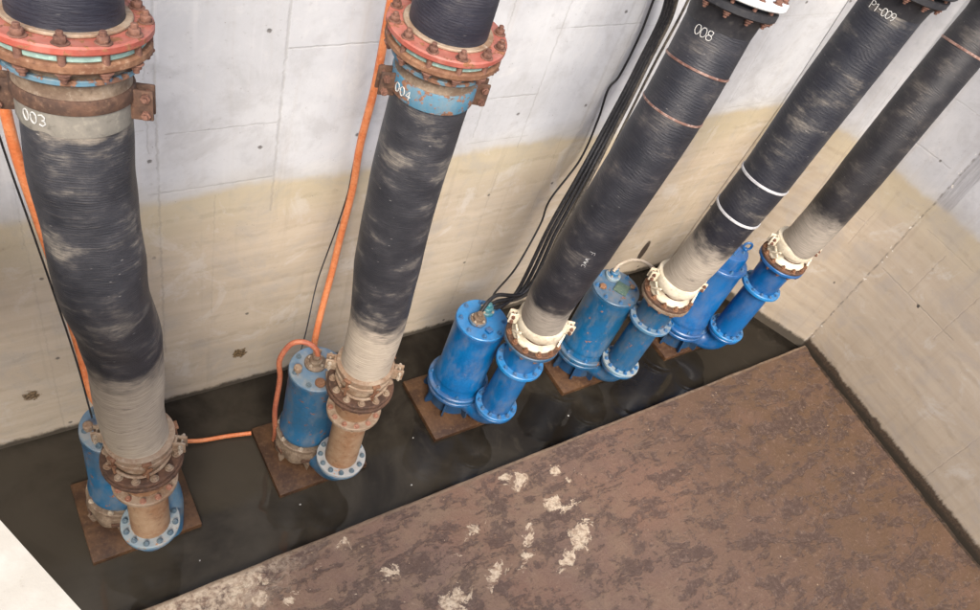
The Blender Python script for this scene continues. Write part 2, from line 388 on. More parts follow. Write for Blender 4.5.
TOP = 4.7
def strip_wall(name, cols, mat, thick=.3, kind=None):
    """cols: list of (u, [(x,y,z) bottom..top], outward (dx,dy))."""
    bm = bmesh.new(); lay = bm.loops.layers.uv.new('UVMap'); F = []; B = []
    for (u, pts, od) in cols:
        F.append([(bm.verts.new(p), u, p[2]) for p in pts])
        B.append([(bm.verts.new((p[0] + od[0] * thick, p[1] + od[1] * thick, p[2])), u + thick, p[2]) for p in pts])
    def quad(a, b, c, d):
        f = bm.faces.new((a[0], b[0], c[0], d[0]))
        for l, s in zip(f.loops, (a, b, c, d)): l[lay].uv = (s[1], s[2])
    for i in range(len(F) - 1):
        for j in range(len(F[0]) - 1):
            quad(F[i][j], F[i + 1][j], F[i + 1][j + 1], F[i][j + 1])
            quad(B[i][j + 1], B[i + 1][j + 1], B[i + 1][j], B[i][j])
        quad(F[i][-1], F[i + 1][-1], B[i + 1][-1], B[i][-1]); quad(F[i][0], B[i][0], B[i + 1][0], F[i + 1][0])
    for k in (0, -1):
        for j in range(len(F[0]) - 1): quad(F[k][j], F[k][j + 1], B[k][j + 1], B[k][j])
    return link(name, bm, mat, None, kind=kind, smooth=20)

backj = [(.86, .6, 9, .010, .55), (.815, 2.3, 9, .006, .4), (1.495, 1.75, 9, .012, .5), (1.16, .9, 1.95, .006, .35),
         (2.15, 2.4, 9, .008, .4), (2.83, 2.1, 9, .008, .5), (3.15, .3, 1.75, .007, .4), (3.24, 1.95, 9, .008, .5), (3.62, .6, 2.02, .005, .35),
         (3.76, 1.9, 9, .018, .30), (3.86, 1.9, 9, .008, .35), (4.6, 1.95, 9, .007, .35), (5.25, .2, 9, .007, .3), (.2, 0, 9, .007, .3), (2.5, .2, 1.9, .005, .25)]
backh = [(2.865, 1.5, 2.2, .008, .5), (2.88, 3.2, 3.9, .008, .5), (2.41, .9, 1.5, .006, .4), (2.40, 2.82, 3.25, .008, .55), (2.02, .8, 1.5, .01, .4),
         (2.05, 2.8, 3.3, .008, .3), (1.05, 1.8, 3.2, .004, .3), (2.86, 3.9, 6, .006, .3), (1.35, .1, .9, .004, .25), (2.45, 0, .8, .006, .35), (2.03, 4.5, 6, .01, .3)]
def stain_extra(n, u, z, col, nf, nm):
    # dark elongated damp stain above the pumps in the corner
    dx = n.math('DIVIDE', n.math('SUBTRACT', u, n.math('ADD', 5.37, n.math('MULTIPLY', n.math('SUBTRACT', z, .33), -.05))), .05)
    dz = n.math('DIVIDE', n.math('SUBTRACT', z, .33), .15)
    d = n.math('SQRT', n.math('ADD', n.math('MULTIPLY', dx, dx), n.math('MULTIPLY', dz, dz)))
    return n.mix(n.ramp(n.math('ADD', d, n.math('MULTIPLY', n.math('SUBTRACT', nf, .5), .6)), 1.05, .8, 0, .92), col, (.03, .018, .014))
mat_back = wall_mat('stained_concrete_back', backj, backh,
    [(1.372, .377, .055, .05, (.22, .15, .08)), (.06, .50, .05, .05, (.24, .17, .10))], seed=2., extra=stain_extra, dark_edge=.025)
zs = [-.35, 0, .6, 1.3, 1.95, 3, TOP]
def A(z):   # back / corner crease
    t = min(max(z / 1.95, 0), 1); return (5.85 + .2 * t, 3.32, z)
def Bc(z):
    t = min(max(z / 1.95, 0), 1); return (6.25 + .28 * t, 2.60 + .15 * t, z)
def Cc(z):
    t = min(max(z / 1.95, 0), 1); return (6.56 + .07 * t, 1.94, z)
cols = [(x, [(x, 3.32, z) for z in zs], (0, 1)) for x in (-2.5, 0, 2, 4)] + [(5.95, [A(z) for z in zs], (.3, .95))]
tag(strip_wall('concrete_wall', cols, mat_back), 'long concrete wall behind the pumps, pale grey above and tan silt stained below', 'wall')

def right_extra(n, u, z, col, nf, nm):
    jit = n.math('MULTIPLY', n.math('SUBTRACT', nm, .5), .03)
    du = n.math('SUBTRACT', n.math('ADD', u, jit), JU)
    # flush grey band beside the expansion joint, above the water mark
    k = n.math('MULTIPLY', n.ramp(n.math('ABSOLUTE', n.math('ADD', du, -.07)), .075, .06), n.ramp(z, 1.93, 2.0))
    col = n.mix(n.math('MULTIPLY', k, n.ramp(n.noise(n.map(n.comb(u, z), (30, 2, 1)), 1.5, 5, .7), .3, .65, .25, .7)), col, (.20, .195, .20))
    # chipped joint below
    d = n.math('ABSOLUTE', du)
    k = n.math('MULTIPLY', n.ramp(d, .013, .004), n.ramp(n.noise(n.comb(u, z), 14, 4), .42, .6, .15, .6))
    col = n.mix(k, col, (.10, .085, .07))
    k2 = n.math('MULTIPLY', n.ramp(d, .03, .015), n.ramp(n.noise(n.comb(u, z, 3.), 16, 3), .62, .68))
    col = n.mix(k2, col, (.62, .58, .52))
    # damp darker wedge along the mud floor
    k3 = n.math('MULTIPLY', n.ramp(du, -.02, .02), n.ramp(n.math('SUBTRACT', z, n.math('MULTIPLY', n.noise(n.comb(u, n.math('MULTIPLY', z, .3)), 11, 6, .7), .12)), .12, .08, 0, .95))
    return n.mix(k3, col, n.mix(n.ramp(nf, .35, .65), (.035, .022, .014), (.07, .045, .028)))
JU = 8.0
def wall_x(y): return 6.56 - .085 * (1.94 - max(y, -.45))
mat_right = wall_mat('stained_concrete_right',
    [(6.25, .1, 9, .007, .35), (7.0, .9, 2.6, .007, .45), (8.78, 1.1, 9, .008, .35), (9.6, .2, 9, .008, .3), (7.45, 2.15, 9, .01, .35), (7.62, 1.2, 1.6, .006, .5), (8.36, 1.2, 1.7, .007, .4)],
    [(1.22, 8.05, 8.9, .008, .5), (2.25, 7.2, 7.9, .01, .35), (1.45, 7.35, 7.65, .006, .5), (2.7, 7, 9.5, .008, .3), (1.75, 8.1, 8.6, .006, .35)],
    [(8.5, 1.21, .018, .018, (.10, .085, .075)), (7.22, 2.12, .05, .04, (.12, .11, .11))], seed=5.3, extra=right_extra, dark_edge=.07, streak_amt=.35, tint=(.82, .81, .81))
cols = [(6.02, [(A(z)[0] + .002, 3.315, z) for z in zs], (.5, .85)), (7.05, [Bc(z) for z in zs], (.9, .4)), (JU, [Cc(z) for z in zs], (1, 0))]
ys = [1.2, .4, -.45, -2, -7.6]
for y in ys:
    cols.append((JU + 1.94 - y, [(wall_x(y) * (1 - min(max(z / 1.95, 0), 1)) + 6.63 * min(max(z / 1.95, 0), 1), y, z) for z in zs], (1, 0)))
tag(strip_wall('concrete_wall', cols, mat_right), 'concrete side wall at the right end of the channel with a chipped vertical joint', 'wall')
mat_plain = wall_mat('stained_concrete_plain', [(1., 0, 9, .008, .4), (2.2, 0, 9, .008, .4)], [(2.4, 0, 9, .006, .3)], [], seed=9., tie=False)
cols = [(0, [(-2.5, -7.6, z) for z in zs], (-1, 0)), (10.9, [(-2.5, 3.318, z) for z in zs], (-1, 0))]
tag(strip_wall('concrete_wall', cols, mat_plain), 'concrete side wall at the left end of the pit beyond the walkway', 'wall')
cols = [(0, [(-2.49, -7.602, z) for z in zs], (0, -1)), (9, [(6.6, -7.602, z) for z in zs], (0, -1))]
tag(strip_wall('concrete_wall', cols, mat_plain), 'concrete front wall closing the pit behind the photographer', 'wall')

# ------------------------------------------------------------------ ground round the pit (out of view, closes the place)
n = N('ground_gravel', .9); g = n.coord()
n.color(n.mix(n.ramp(n.noise(g, 3, 6), .35, .65), (.28, .25, .2), (.36, .33, .28)))
bm = bmesh.new()
o4 = [bm.verts.new(p) for p in ((-120, -120, TOP - .05), (120, -120, TOP - .05), (120, 120, TOP - .05), (-120, 120, TOP - .05))]
i4 = [bm.verts.new(p) for p in ((-2.79, -7.9, TOP - .05), (6.9, -7.9, TOP - .05), (6.9, 3.6, TOP - .05), (-2.79, 3.6, TOP - .05))]
for k in range(4): bm.faces.new((o4[k], o4[(k + 1) % 4], i4[(k + 1) % 4], i4[k]))
link('ground', bm, n.m, kind='structure')

# ------------------------------------------------------------------ pit floor
def floor_material():
    n = N('muddy_pit_floor', .6, spec=.4); P = n.coord(); x, y, _ = n.sep(P)
    a = n.noise(P, 1.1, 6, .6); b = n.noise(n.map(P, (1, 1, 1), (3, 1, 0)), 4.5, 8, .68, .4); c = n.noise(P, 30, 6, .7); d = n.noise(n.map(P, (1, 1, 1), (7, 2, 0)), 12, 6, .7)
    e = n.noise(n.map(P, (1, 2.2, 1), (2, 9, 0), (0, 0, -.25)), 3.2, 8, .7, .3)
    col = n.mix(n.ramp(a, .38, .62), (.182, .112, .078), (.158, .104, .082))
    col = n.mix(n.ramp(b, .42, .62, 0, .8), col, (.205, .138, .095))
    col = n.mix(n.ramp(n.math('ADD', x, n.math('MULTIPLY', a, 1.5)), 3.2, 5.6, 0, .8), col, (.118, .070, .050))  # darker to the right: mud tone and weaker light both mixed into the colour
    col = n.mix(n.ramp(n.noise(n.map(P, (1, 1, 1), (8, 8, 0)), .9, 3), .5, .62, 0, .5), col, (.19, .105, .072))
    # ochre corner
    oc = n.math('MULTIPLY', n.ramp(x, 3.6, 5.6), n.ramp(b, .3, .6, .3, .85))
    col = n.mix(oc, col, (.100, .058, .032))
    # dark purple-brown algae blotches
    k = n.ramp(n.math('ADD', e, n.math('ADD', n.math('MULTIPLY', n.math('SUBTRACT', d, .5), .50), n.math('MULTIPLY', n.math('SUBTRACT', c, .5), .30))), .485, .575, 0, .70)
    col = n.mix(k, col, n.mix(n.ramp(c, .4, .6), (.048, .030, .026), (.080, .054, .045)))
    col = n.mix(n.ramp(c, .53, .72, 0, .45), col, (.27, .19, .14))
    col = n.mix(n.ramp(n.noise(P, 75, 4, .7), .56, .68, 0, .5), col, (.07, .045, .035))
    # dark crumbs
    col = n.mix(n.ramp(n.vor(P, 38), .16, .08, 0, .6), col, (.055, .035, .028))
    # dried pale patches
    nn = n.math('ADD', n.math('MULTIPLY', n.math('SUBTRACT', n.noise(P, 7.5, 8, .75, .5), .5), .66), n.math('MULTIPLY', n.math('SUBTRACT', c, .5), .08))
    best = None
    for (sx, sy, r) in SPOTS:
        ex = n.math('SUBTRACT', x, sx); ey = n.math('MULTIPLY', n.math('SUBTRACT', y, sy), 1.25)
        ex2 = n.math('ADD', ex, n.math('MULTIPLY', ey, -.5))
        dd = n.math('SUBTRACT', n.math('SQRT', n.math('ADD', n.math('MULTIPLY', ex2, ex2), n.math('MULTIPLY', ey, ey))), r)
        best = dd if best is None else n.math('MINIMUM', best, dd)
    w_ = n.ramp(n.math('ADD', best, nn), .008, -.012)
    zone = n.math('MULTIPLY', n.ramp(x, 3.9, 2.6), n.ramp(n.noise(n.map(P, (1, 1.7, 1), (1, 1, 0), (0, 0, .5)), 8, 8, .72), .68, .71))
    lft = n.math('MULTIPLY', n.ramp(n.math('ADD', n.math('MULTIPLY', x, .6), n.math('SUBTRACT', 1.92, y)), 1.0, .45), n.ramp(n.math('ADD', b, n.math('MULTIPLY', c, .3)), .52, .68))
    w_ = n.math('MAXIMUM', w_, n.math('MAXIMUM', n.math('MULTIPLY', zone, .8), n.math('MULTIPLY', lft, .9)))
    w_ = n.math('MULTIPLY', w_, n.ramp(c, .30, .48, .25, 1.))
    col = n.mix(w_, col, n.mix(n.ramp(c, .35, .65), (.36, .27, .19), (.58, .48, .36)))
    # pale worn nosing along the channel edge
    kk = n.math('MULTIPLY', n.ramp(y, 1.885, 1.905), n.ramp(d, .35, .6, .2, .75))
    col = n.mix(kk, col, (.30, .22, .15))
    n.color(col)
    n.rough(n.math('ADD', n.math('MULTIPLY', a, .5), n.math('ADD', n.math('MULTIPLY', c, .2), .22)))
    n.bump(n.math('ADD', n.math('MULTIPLY', c, .4), n.math('ADD', n.math('MULTIPLY', d, .5), n.math('MULTIPLY', k, -.35))), .8, .016)
    return n.m
SPOTS = [(2.98, 1.78, .05), (2.88, 1.80, .03), (3.30, 1.72, .02), (3.36, 1.62, .02), (3.12, 1.50, .06), (3.18, 1.42, .04), (2.83, 1.43, .02), (3.17, 1.20, .09), (3.0, 1.10, .04), (2.9, 1.06, .03), (2.70, 1.23, .035), (2.78, 1.32, .03),
         (2.43, 1.21, .05), (2.03, 1.17, .10), (2.43, 1.56, .03), (1.77, 1.51, .03), (1.52, 1.82, .02), (.85, 1.80, .09), (.95, 1.72, .05), (.62, 1.72, .07), (1.42, 1.78, .02), (2.2, 1.45, .02), (1.1, 1.62, .03)]
FZ = .08
bm = bmesh.new()
xs_f = [-2.5 + i * .05 for i in range(182)]
ycol = [1.92, 1.91, 1.88, 1.8, 1.6, 1.3, .9, .4, -.2, -1, -2.5, -7.6]
rows = []
for yi, y in enumerate(ycol):
    gap = .015 + max(0, min(1, (1.9 - y) / .25)) * .055
    xe = wall_x(y) - gap + random.uniform(-.008, .008); row = []
    for i in range(140):
        x = -2.5 + (xe + 2.5) * i / 139
        yy = y + (0.006 * noise.noise(Vector((x * 3, 0, 0))) + .003 * noise.noise(Vector((x * 22, 1, 0))) if yi < 3 else 0)
        zz = FZ + (.004 * noise.noise(Vector((x * 2, y * 2, 0))) if yi > 1 else (-.008 if yi == 0 else 0))
        row.append(bm.verts.new((x, yy, zz)))
    rows.append(row)
for a_, b_ in zip(rows, rows[1:]):
    for i in range(139): bm.faces.new((a_[i], b_[i], b_[i + 1], a_[i + 1]))
low = [bm.verts.new((v.co.x, v.co.y + .004, -.35)) for v in rows[0]]
for i in range(139): bm.faces.new((rows[0][i], rows[0][i + 1], low[i + 1], low[i]))
sl = [bm.verts.new((r[-1].co.x - .005, r[-1].co.y, -.35)) for r in rows]
for i in range(len(rows) - 1): bm.faces.new((rows[i][-1], rows[i + 1][-1], sl[i + 1], sl[i]))
link('floor', bm, floor_material(), kind='structure', smooth=50)
# muddy trough between the floor slab and the side wall
n = N('wet_mud', .45); P = n.coord()
n.color(n.mix(n.ramp(n.noise(P, 20, 6, .7), .35, .65), (.022, .015, .010), (.065, .042, .026))); n.bump(n.noise(P, 35, 5), .6, .02)
bm = bmesh.new(); R0 = []
for i in range(60):
    y = 1.915 - i * .16; R0.append([bm.verts.new((wall_x(y) - .12, y, .035)), bm.verts.new((wall_x(y) - .03, y, .03 + random.uniform(0, .02))), bm.verts.new((wall_x(y) + .12, y, .055 + random.uniform(0, .03)))])
for a_, b_ in zip(R0, R0[1:]):
    for k in (0, 1): bm.faces.new((a_[k], b_[k], b_[k + 1], a_[k + 1]))
link('mud', bm, n.m, kind='structure')
# channel bed
bm = bmesh.new(); bm.faces.new([bm.verts.new(p) for p in ((-2.6, 1.8, -.33), (6.9, 1.8, -.33), (6.9, 3.5, -.33), (-2.6, 3.5, -.33))])
link('channel_bed', bm, n.m, kind='structure')

# ------------------------------------------------------------------ water
n = N('murky_water', .04, spec=.5); P = n.coord()
n.b.inputs['IOR'].default_value = 1.333
a = n.noise(P, 1.2, 5, .6, .6); b = n.noise(n.map(P, (1, 1, 1), (4, 4, 0)), 5, 6, .6, .8)
x, y, _ = n.sep(P)
col = n.mix(n.ramp(a, .35, .65), (.011, .009, .007), (.019, .016, .012))
col = n.mix(n.math('MULTIPLY', n.ramp(n.math('ADD', a, n.math('MULTIPLY', x, -.08)), .15, .62), .85), col, (.052, .044, .033))
col = n.mix(n.ramp(b, .55, .75, 0, .4), col, (.050, .042, .032))
n.color(col)
n.rough(n.ramp(b, .45, .8, .02, .09))
n.bump(n.math('ADD', n.noise(P, 3.5, 3), n.math('MULTIPLY', n.noise(P, 16, 2), .10)), .10, .02)
bm = bmesh.new(); bm.faces.new([bm.verts.new(p) for p in ((-2.55, 1.90, 0), (6.75, 1.90, 0), (6.75, 3.40, 0), (-2.55, 3.40, 0))])
link('water', bm, n.m, kind='structure')
# flecks of foam on the water and crumbs on the floor
bm = bmesh.new()
def fleck(x, y, z, r):
    k = 7; c = bm.verts.new((x, y, z + r * .35)); vs_ = []
    for i in range(k):
        a = 2 * PI * i / k; rr = r * random.uniform(.6, 1.2); vs_.append(bm.verts.new((x + rr * math.cos(a), y + rr * math.sin(a), z)))
    for i in range(k): bm.faces.new((c, vs_[i], vs_[(i + 1) % k]))
for (x, y, r) in [(1.43, 2.23, .009), (2.22, 2.07, .008), (2.41, 2.42, .008), (3.73, 2.14, .009), (.71, 2.11, .006), (3.4, 2.9, .005)]:
    fleck(x, y, .002, r * .85)
link('foam', bm, M['chalk'], kind='stuff')
bm = bmesh.new()
for i in range(90):
    x = random.uniform(.5, 6.2); y = 1.86 - abs(random.gauss(0, 1.0)); fleck(x, y, FZ + .002, random.choice([.004, .005, .006, .009]))
link('gravel', bm, M['rust_pale'], kind='stuff')

# ------------------------------------------------------------------ walkway slab the photograph is taken from
n = N('pale_walkway_concrete', .85, spec=.2); P = n.coord()
c = n.mix(n.ramp(n.noise(P, 6, 6, .6), .35, .65), (.42, .385, .32), (.52, .49, .42))
c = n.mix(n.ramp(n.noise(P, 25, 5, .65), .62, .75, 0, .4), c, (.22, .17, .12)); n.color(c); n.bump(n.noise(P, 60, 4), .3, .003)
p0 = Vector((-.084, .871)); p1 = Vector((.004, .642)); dd = (p1 - p0).normalized()
edge = []
for i in range(60):
    q = p0 + dd * (-2.6 + i * .17); j = .0035 * noise.noise(Vector((i * 1.1, 0, 5))); edge.append((q.x + j, q.y))
poly = edge + [(edge[-1][0] - .75, edge[-1][1] - .25), (edge[0][0] - .75, edge[0][1] - .25)]
poly = [p for p in poly if True]
bm = bmesh.new(); tv = [bm.verts.new((p[0], p[1], 3.6)) for p in poly]; bv = [bm.verts.new((p[0], p[1], 3.35)) for p in poly]
bm.faces.new(tv); bm.faces.new(list(reversed(bv)))
for i in range(len(poly)): j = (i + 1) % len(poly); bm.faces.new((tv[i], bv[i], bv[j], tv[j]))
link('walkway', bm, n.m, kind='structure', smooth=0)

# ------------------------------------------------------------------ base plates
plates = [(.137, 'rust brown steel base plate under the leftmost pump'), (1.318, 'rust brown steel base plate where the orange cable across the water ends'),
          (2.545, 'rust brown steel base plate under the middle pump'), (3.788, 'rust brown steel base plate under the dusty blue pump with the pale cable loop'),
          (4.97, 'rust brown steel base plate under the farthest pump, nearest the right wall')]
for i, (x0, lb) in enumerate(plates):
    bm = bmesh.new()
    box((.655, .565, .05), (0, 0, .02), bev=.005, bm=bm)
    o = link('base_plate', bm, M['plate'], None, (x0 + .3275, 2.325 + .2825 - (.02 if i == 4 else 0), 0)); tag(o, lb, 'base plate', 'steel plates under the pumps')

# ------------------------------------------------------------------ pumps
def cable_gland(parent, loc, r, mat, ringmat=None, h=.05):
    bm = disc(r, 0, h * .5, .004, segs=28); disc(r * .72, h * .5, h, .004, segs=24, bm=bm); disc(r * .4, h, h * 1.5, .003, segs=16, bm=bm)
    g = link('cable_gland', bm, mat, parent, loc)
    if ringmat:
        link('gland_ring', ring(r * .95, r * 1.2, 0, h * .4, .004, segs=28), ringmat, g, (0, 0, .001))
    bolts(g, 4, r * .84, h * .5, r * .13, .008, M['nut_pale'], False, .5)
    return g

def pump(idx, loc, axis, label, body, ringm, legm, kind, top=.98, rm=.172):
    """kind 'old' = toothed strainer base; 'new' = gusseted skirt. axis = point (x,y) of the discharge."""
    t = thing('submersible_pump', label, 'pump', (loc[0], loc[1], .045), 'submersible pumps standing in the channel')
    dz = -.045
    E_ = Vector((axis[0] - loc[0], axis[1] - loc[1], 0)); e = E_.normalized(); ang = math.atan2(e.y, e.x)
    T = top + dz
    # motor
    prof = [(0, .34 + dz), (rm + .012, .34 + dz), (rm + .012, .375 + dz), (rm, .39 + dz)]
    if kind == 'tall':
        prof += [(rm, T - .03), (rm + .012, T - .025), (rm + .012, T - .004), (0, T - .004)]
    else:
        prof += [(rm, T - .05), (rm + .006, T - .045), (rm + .006, T - .012), (0, T - .012)]
    mo = link('motor_housing', lathe(prof, 72, close=False), body, t)
    # weld seam and rating plate
    tp = link('top_cover', disc(rm + .004, T - .011, T + .008, .005, segs=64), ringm if kind != 'tall' else body, t)
    bolts(tp, 7 if kind == 'old' else 8, rm - .028, T + .008, .014, .013, M['nut_dull'] if kind == 'old' else M['nut_blue'], True, .35)
    if kind == 'old':
        cable_gland(tp, (.0, .035, T + .008), .058, M['rust_grey'], M['rust_grey'], .055)
        bx = link('cable_clamp', box((.05, .035, .05), (.012, .06, T + .09), .5, .006), M['rust_pale'], tp)
        link('bracket', box((.10, .055, .012), (e.x * .13 + .03, e.y * .10, T + .03), ang + .9, .003), M['rust_pale'], tp)
        link('vent_cap', disc(.034, T + .008, T + .03, .006, segs=20), M['rust_orange'], tp, (-.03, -.115, 0))
        link('plug', disc(.026, T + .008, T + .06, .008, segs=16), M['rust_pale'], tp, (-.125, .02, 0))
        if idx == 1: link('rating_plate', box((.006, .055, .035), ((rm + .004) * math.cos(-1.75), (rm + .004) * math.sin(-1.75), T - .07), -1.75, .001), M['label_white'], t)
    elif kind == 'new':
        cable_gland(tp, (-.045, .0, T + .008), .055, M['rust_grey'], M['blue_faded'], .06)
        cable_gland(tp, (.065, .055, T + .008), .055, M['teal'], None, .06)
        link('lifting_lug', box((.05, .045, .022), (-.01, -.11, T + .018), .3, .006), body, tp)
    elif kind == 'worn':
        link('inspection_cover', box((.12, .11, .014), (.03, -.03, T + .015), .55, .004), M['green_cast'], tp)
        cable_gland(tp, (.035, .105, T + .008), .052, M['blue_light_dusty'], M['blue_pale'], .07)
        link('plug', disc(.03, T + .008, T + .035, .006, segs=6), M['rust_orange'], tp, (-.12, .035, 0))
        link('plug', disc(.024, T + .008, T + .03, .006, segs=6), M['rust_pale'], tp, (.13, -.045, 0))
    else:
        z0 = T + .008
        hd = link('head_cap', lathe([(0, z0), (.150, z0), (.150, z0 + .10), (.142, z0 + .125), (.11, z0 + .14), (0, z0 + .145)], 56, close=False), body, tp)
        bolts(hd, 5, .09, z0 + .14, .012, .012, M['nut_blue'], True, .2)
        link('gland_box', box((.07, .06, .03), (-.04, -.03, z0 + .155), .4, .008), body, hd)
        bm = bmesh.new(); pth = []
        for k in range(25):
            a = 2 * PI * k / 24; pth.append(Vector((.095 + .036 * math.cos(a) * .8, -.05 - .036 * math.cos(a) * .5, z0 + .185 + .038 * math.sin(a))))
        tube(pth, .011, 10, caps=False, bm=bm); disc(.02, z0 + .13, z0 + .16, .003, segs=12, mat4=Matrix.Translation((.095, -.05, 0)), bm=bm)
        link('lifting_eye', bm, body, hd)
    # volute / base
    if kind == 'old':
        r = .20
        v = link('volute', lathe([(0, .30 + dz), (.165, .30 + dz), (.18, .339 + dz), (0, .339 + dz)], 48, close=False), body, t)
        fl = link('flange_ring', ring(.12, r, .262 + dz, .30 + dz, .008, segs=56), M['rust_grey'], t)
        bolts(fl, 8, r - .017, .30 + dz, .013, .014, M['nut_pale'], True, .2)
        # lobed lower casing with slots
        prof_r = lambda a: r * (1 + .035 * math.cos(8 * a))
        bm = bmesh.new(); segs = 96; zsx = [.10, .135, .225, .26]; rs = [.90, 1., 1., .93]; rg = []
        for zi, rk in zip(zsx, rs): rg.append([bm.verts.new((prof_r(2 * PI * i / segs) * rk * math.cos(2 * PI * i / segs), prof_r(2 * PI * i / segs) * rk * math.sin(2 * PI * i / segs), zi + dz)) for i in range(segs)])
        for k in range(3):
            for i in range(segs): bm.faces.new((rg[k][i], rg[k][(i + 1) % segs], rg[k + 1][(i + 1) % segs], rg[k + 1][i]))
        bm.faces.new(rg[-1]); bm.faces.new(list(reversed(rg[0])))
        lc = link('lower_casing', bm, M['rust_grey'], t)
        for k in range(5):
            a = ang + 2 * PI * (k + .6) / 5; link('strainer_slot', box((.012, .11, .03), ((r * 1.0) * math.cos(a), (r * 1.0) * math.sin(a), .18 + dz), a, .003), M['rust_dark'], lc)
        for k in range(6):
            a = ang + 2 * PI * (k + .5) / 6; bm = bmesh.new()
            c_, s_ = math.cos(a), math.sin(a)
            pts = [(.165, -.042), (.165, .042), (.222, 0)]
            top_ = [bm.verts.new((c_ * p - s_ * q, s_ * p + c_ * q, .155 + dz)) for p, q in pts]
            bot_ = bm.verts.new((c_ * .20, s_ * .20, .0475 + dz)); 
            bot2 = bm.verts.new((c_ * .19 - s_ * .008, s_ * .19 + c_ * .008, .0475 + dz)); 
            bm.faces.new(top_); bm.faces.new((top_[0], bot_, top_[2])); bm.faces.new((top_[2], bot_, bot2, top_[1])); bm.faces.new((top_[1], bot2, bot_, top_[0]))
            link('leg', bm, M['rust_grey'], t, smooth=0)
    else:
        r = .232
        link('volute', lathe([(0, .295 + dz), (.21, .295 + dz), (.195, .339 + dz), (0, .339 + dz)], 56, close=False), body, t)
        fl = link('flange_ring', ring(.10, r + .006, .258 + dz, .294 + dz, .008, segs=64), ringm if kind == 'worn' else body, t)
        bolts(fl, 8, r - .02, .294 + dz, .014, .015, M['nut_blue'], True, .2)
        link('lower_ring', ring(.10, r, .205 + dz, .238 + dz, .006, segs=64), legm, t)
        link('suction_bell', lathe([(0, .055 + dz), (.190, .055 + dz), (.175, .12 + dz), (.18, .205 + dz), (0, .205 + dz)], 48, close=False), M['blue_shaded'], t)
        for k in range(12):
            a = 2 * PI * k / 12; link('spacer_block', box((.05, .018, .026), ((r - .03) * math.cos(a), (r - .03) * math.sin(a), .25 + dz), a, .002), legm, fl)
        for k in range(8):
            a = ang + PI / 8 + 2 * PI * k / 8; bm = bmesh.new()
            c_, s_ = math.cos(a), math.sin(a); V_ = []
            for q in (-.006, .006):
                V_.append([bm.verts.new((c_ * p - s_ * q, s_ * p + c_ * q, z + dz)) for p, z in ((.13, .0475), (.235, .0475), (.245, .075), (.222, .2075), (.13, .2075))])
            bm.faces.new(V_[0]); bm.faces.new(list(reversed(V_[1])))
            for i in range(5): j = (i + 1) % 5; bm.faces.new((V_[0][i], V_[1][i], V_[1][j], V_[0][j]))
            link('leg', bm, M['blue_shaded'], t, smooth=0)
    # discharge elbow: horizontal from volute, bends up to the flange
    L = E_.length; pth = []
    for k in range(5): pth.append(e * (.12 + (L - .12 - .13) * k / 4) + Vector((0, 0, .165 + dz)))
    for k in range(1, 9):
        a = (PI / 2) * k / 8; pth.append(e * (L - .13 + .13 * math.sin(a)) + Vector((0, 0, .165 + dz + .13 * (1 - math.cos(a)))))
    pth.append(pth[-1] + Vector((0, 0, ZB[idx])))
    el = link('discharge_elbow', tube(pth, .098, 32), body, t)
    link('elbow_flange', ring(.09, .158, .30 + dz, .328 + dz, .005, segs=48), ringm if kind == 'old' else legm, t, (E_.x, E_.y, ZB[idx]))
    if kind == 'old' and idx == 1:
        c0 = E_ + Vector((.10, .11, 0)); pth = [c0 + Vector((.03, 0, .06 + dz)), c0 + Vector((.035, 0, .25 + dz)), c0 + Vector((.03, 0, .45 + dz)), c0 + Vector((0, .02, .62 + dz)), c0 + Vector((-.08, .06, .72 + dz))]
        link('riser_bend', tube(catmull(pth, 6), .085, 28), M['blue_light_dusty'], t)
    return t

ZB = {1: .09, 2: .055, 3: .015, 4: .03, 5: .05}
PM = {1: ((.395, 2.63), (.471, 2.269)), 2: ((1.60, 2.63), (1.70, 2.288)), 3: ((2.86, 2.645), (2.979, 2.295)), 4: ((4.09, 2.59), (4.22, 2.275)), 5: ((5.25, 2.52), (5.463, 2.228))}
pump(1, *PM[1], 'faded blue pump at the far left, mostly hidden behind its big hose', M['blue_faded'], M['blue_light_dusty'], M['rust_grey'], 'old', 1.0)
pump(2, *PM[2], 'faded blue pump with an orange cable looping over its bolted lid', M['blue_faded'], M['blue_light_dusty'], M['rust_grey'], 'old', .99)
pump(3, *PM[3], 'clean bright blue pump in the middle of the row with black cables on its lid', M['blue_bright'], M['blue_light_bright'], M['blue_bright'], 'new', .99, .187)
pump(4, *PM[4], 'dusty dark blue pump with a square greenish plate on its lid', M['blue_worn'], M['blue_faded'], M['blue_worn'], 'worn', 1.0, .192)
pump(5, *PM[5], 'tall deep blue pump with a capped head and lifting eye, nearest the corner', M['blue_deep'], M['blue_light_bright'], M['blue_deep'], 'tall', 1.06, .192)


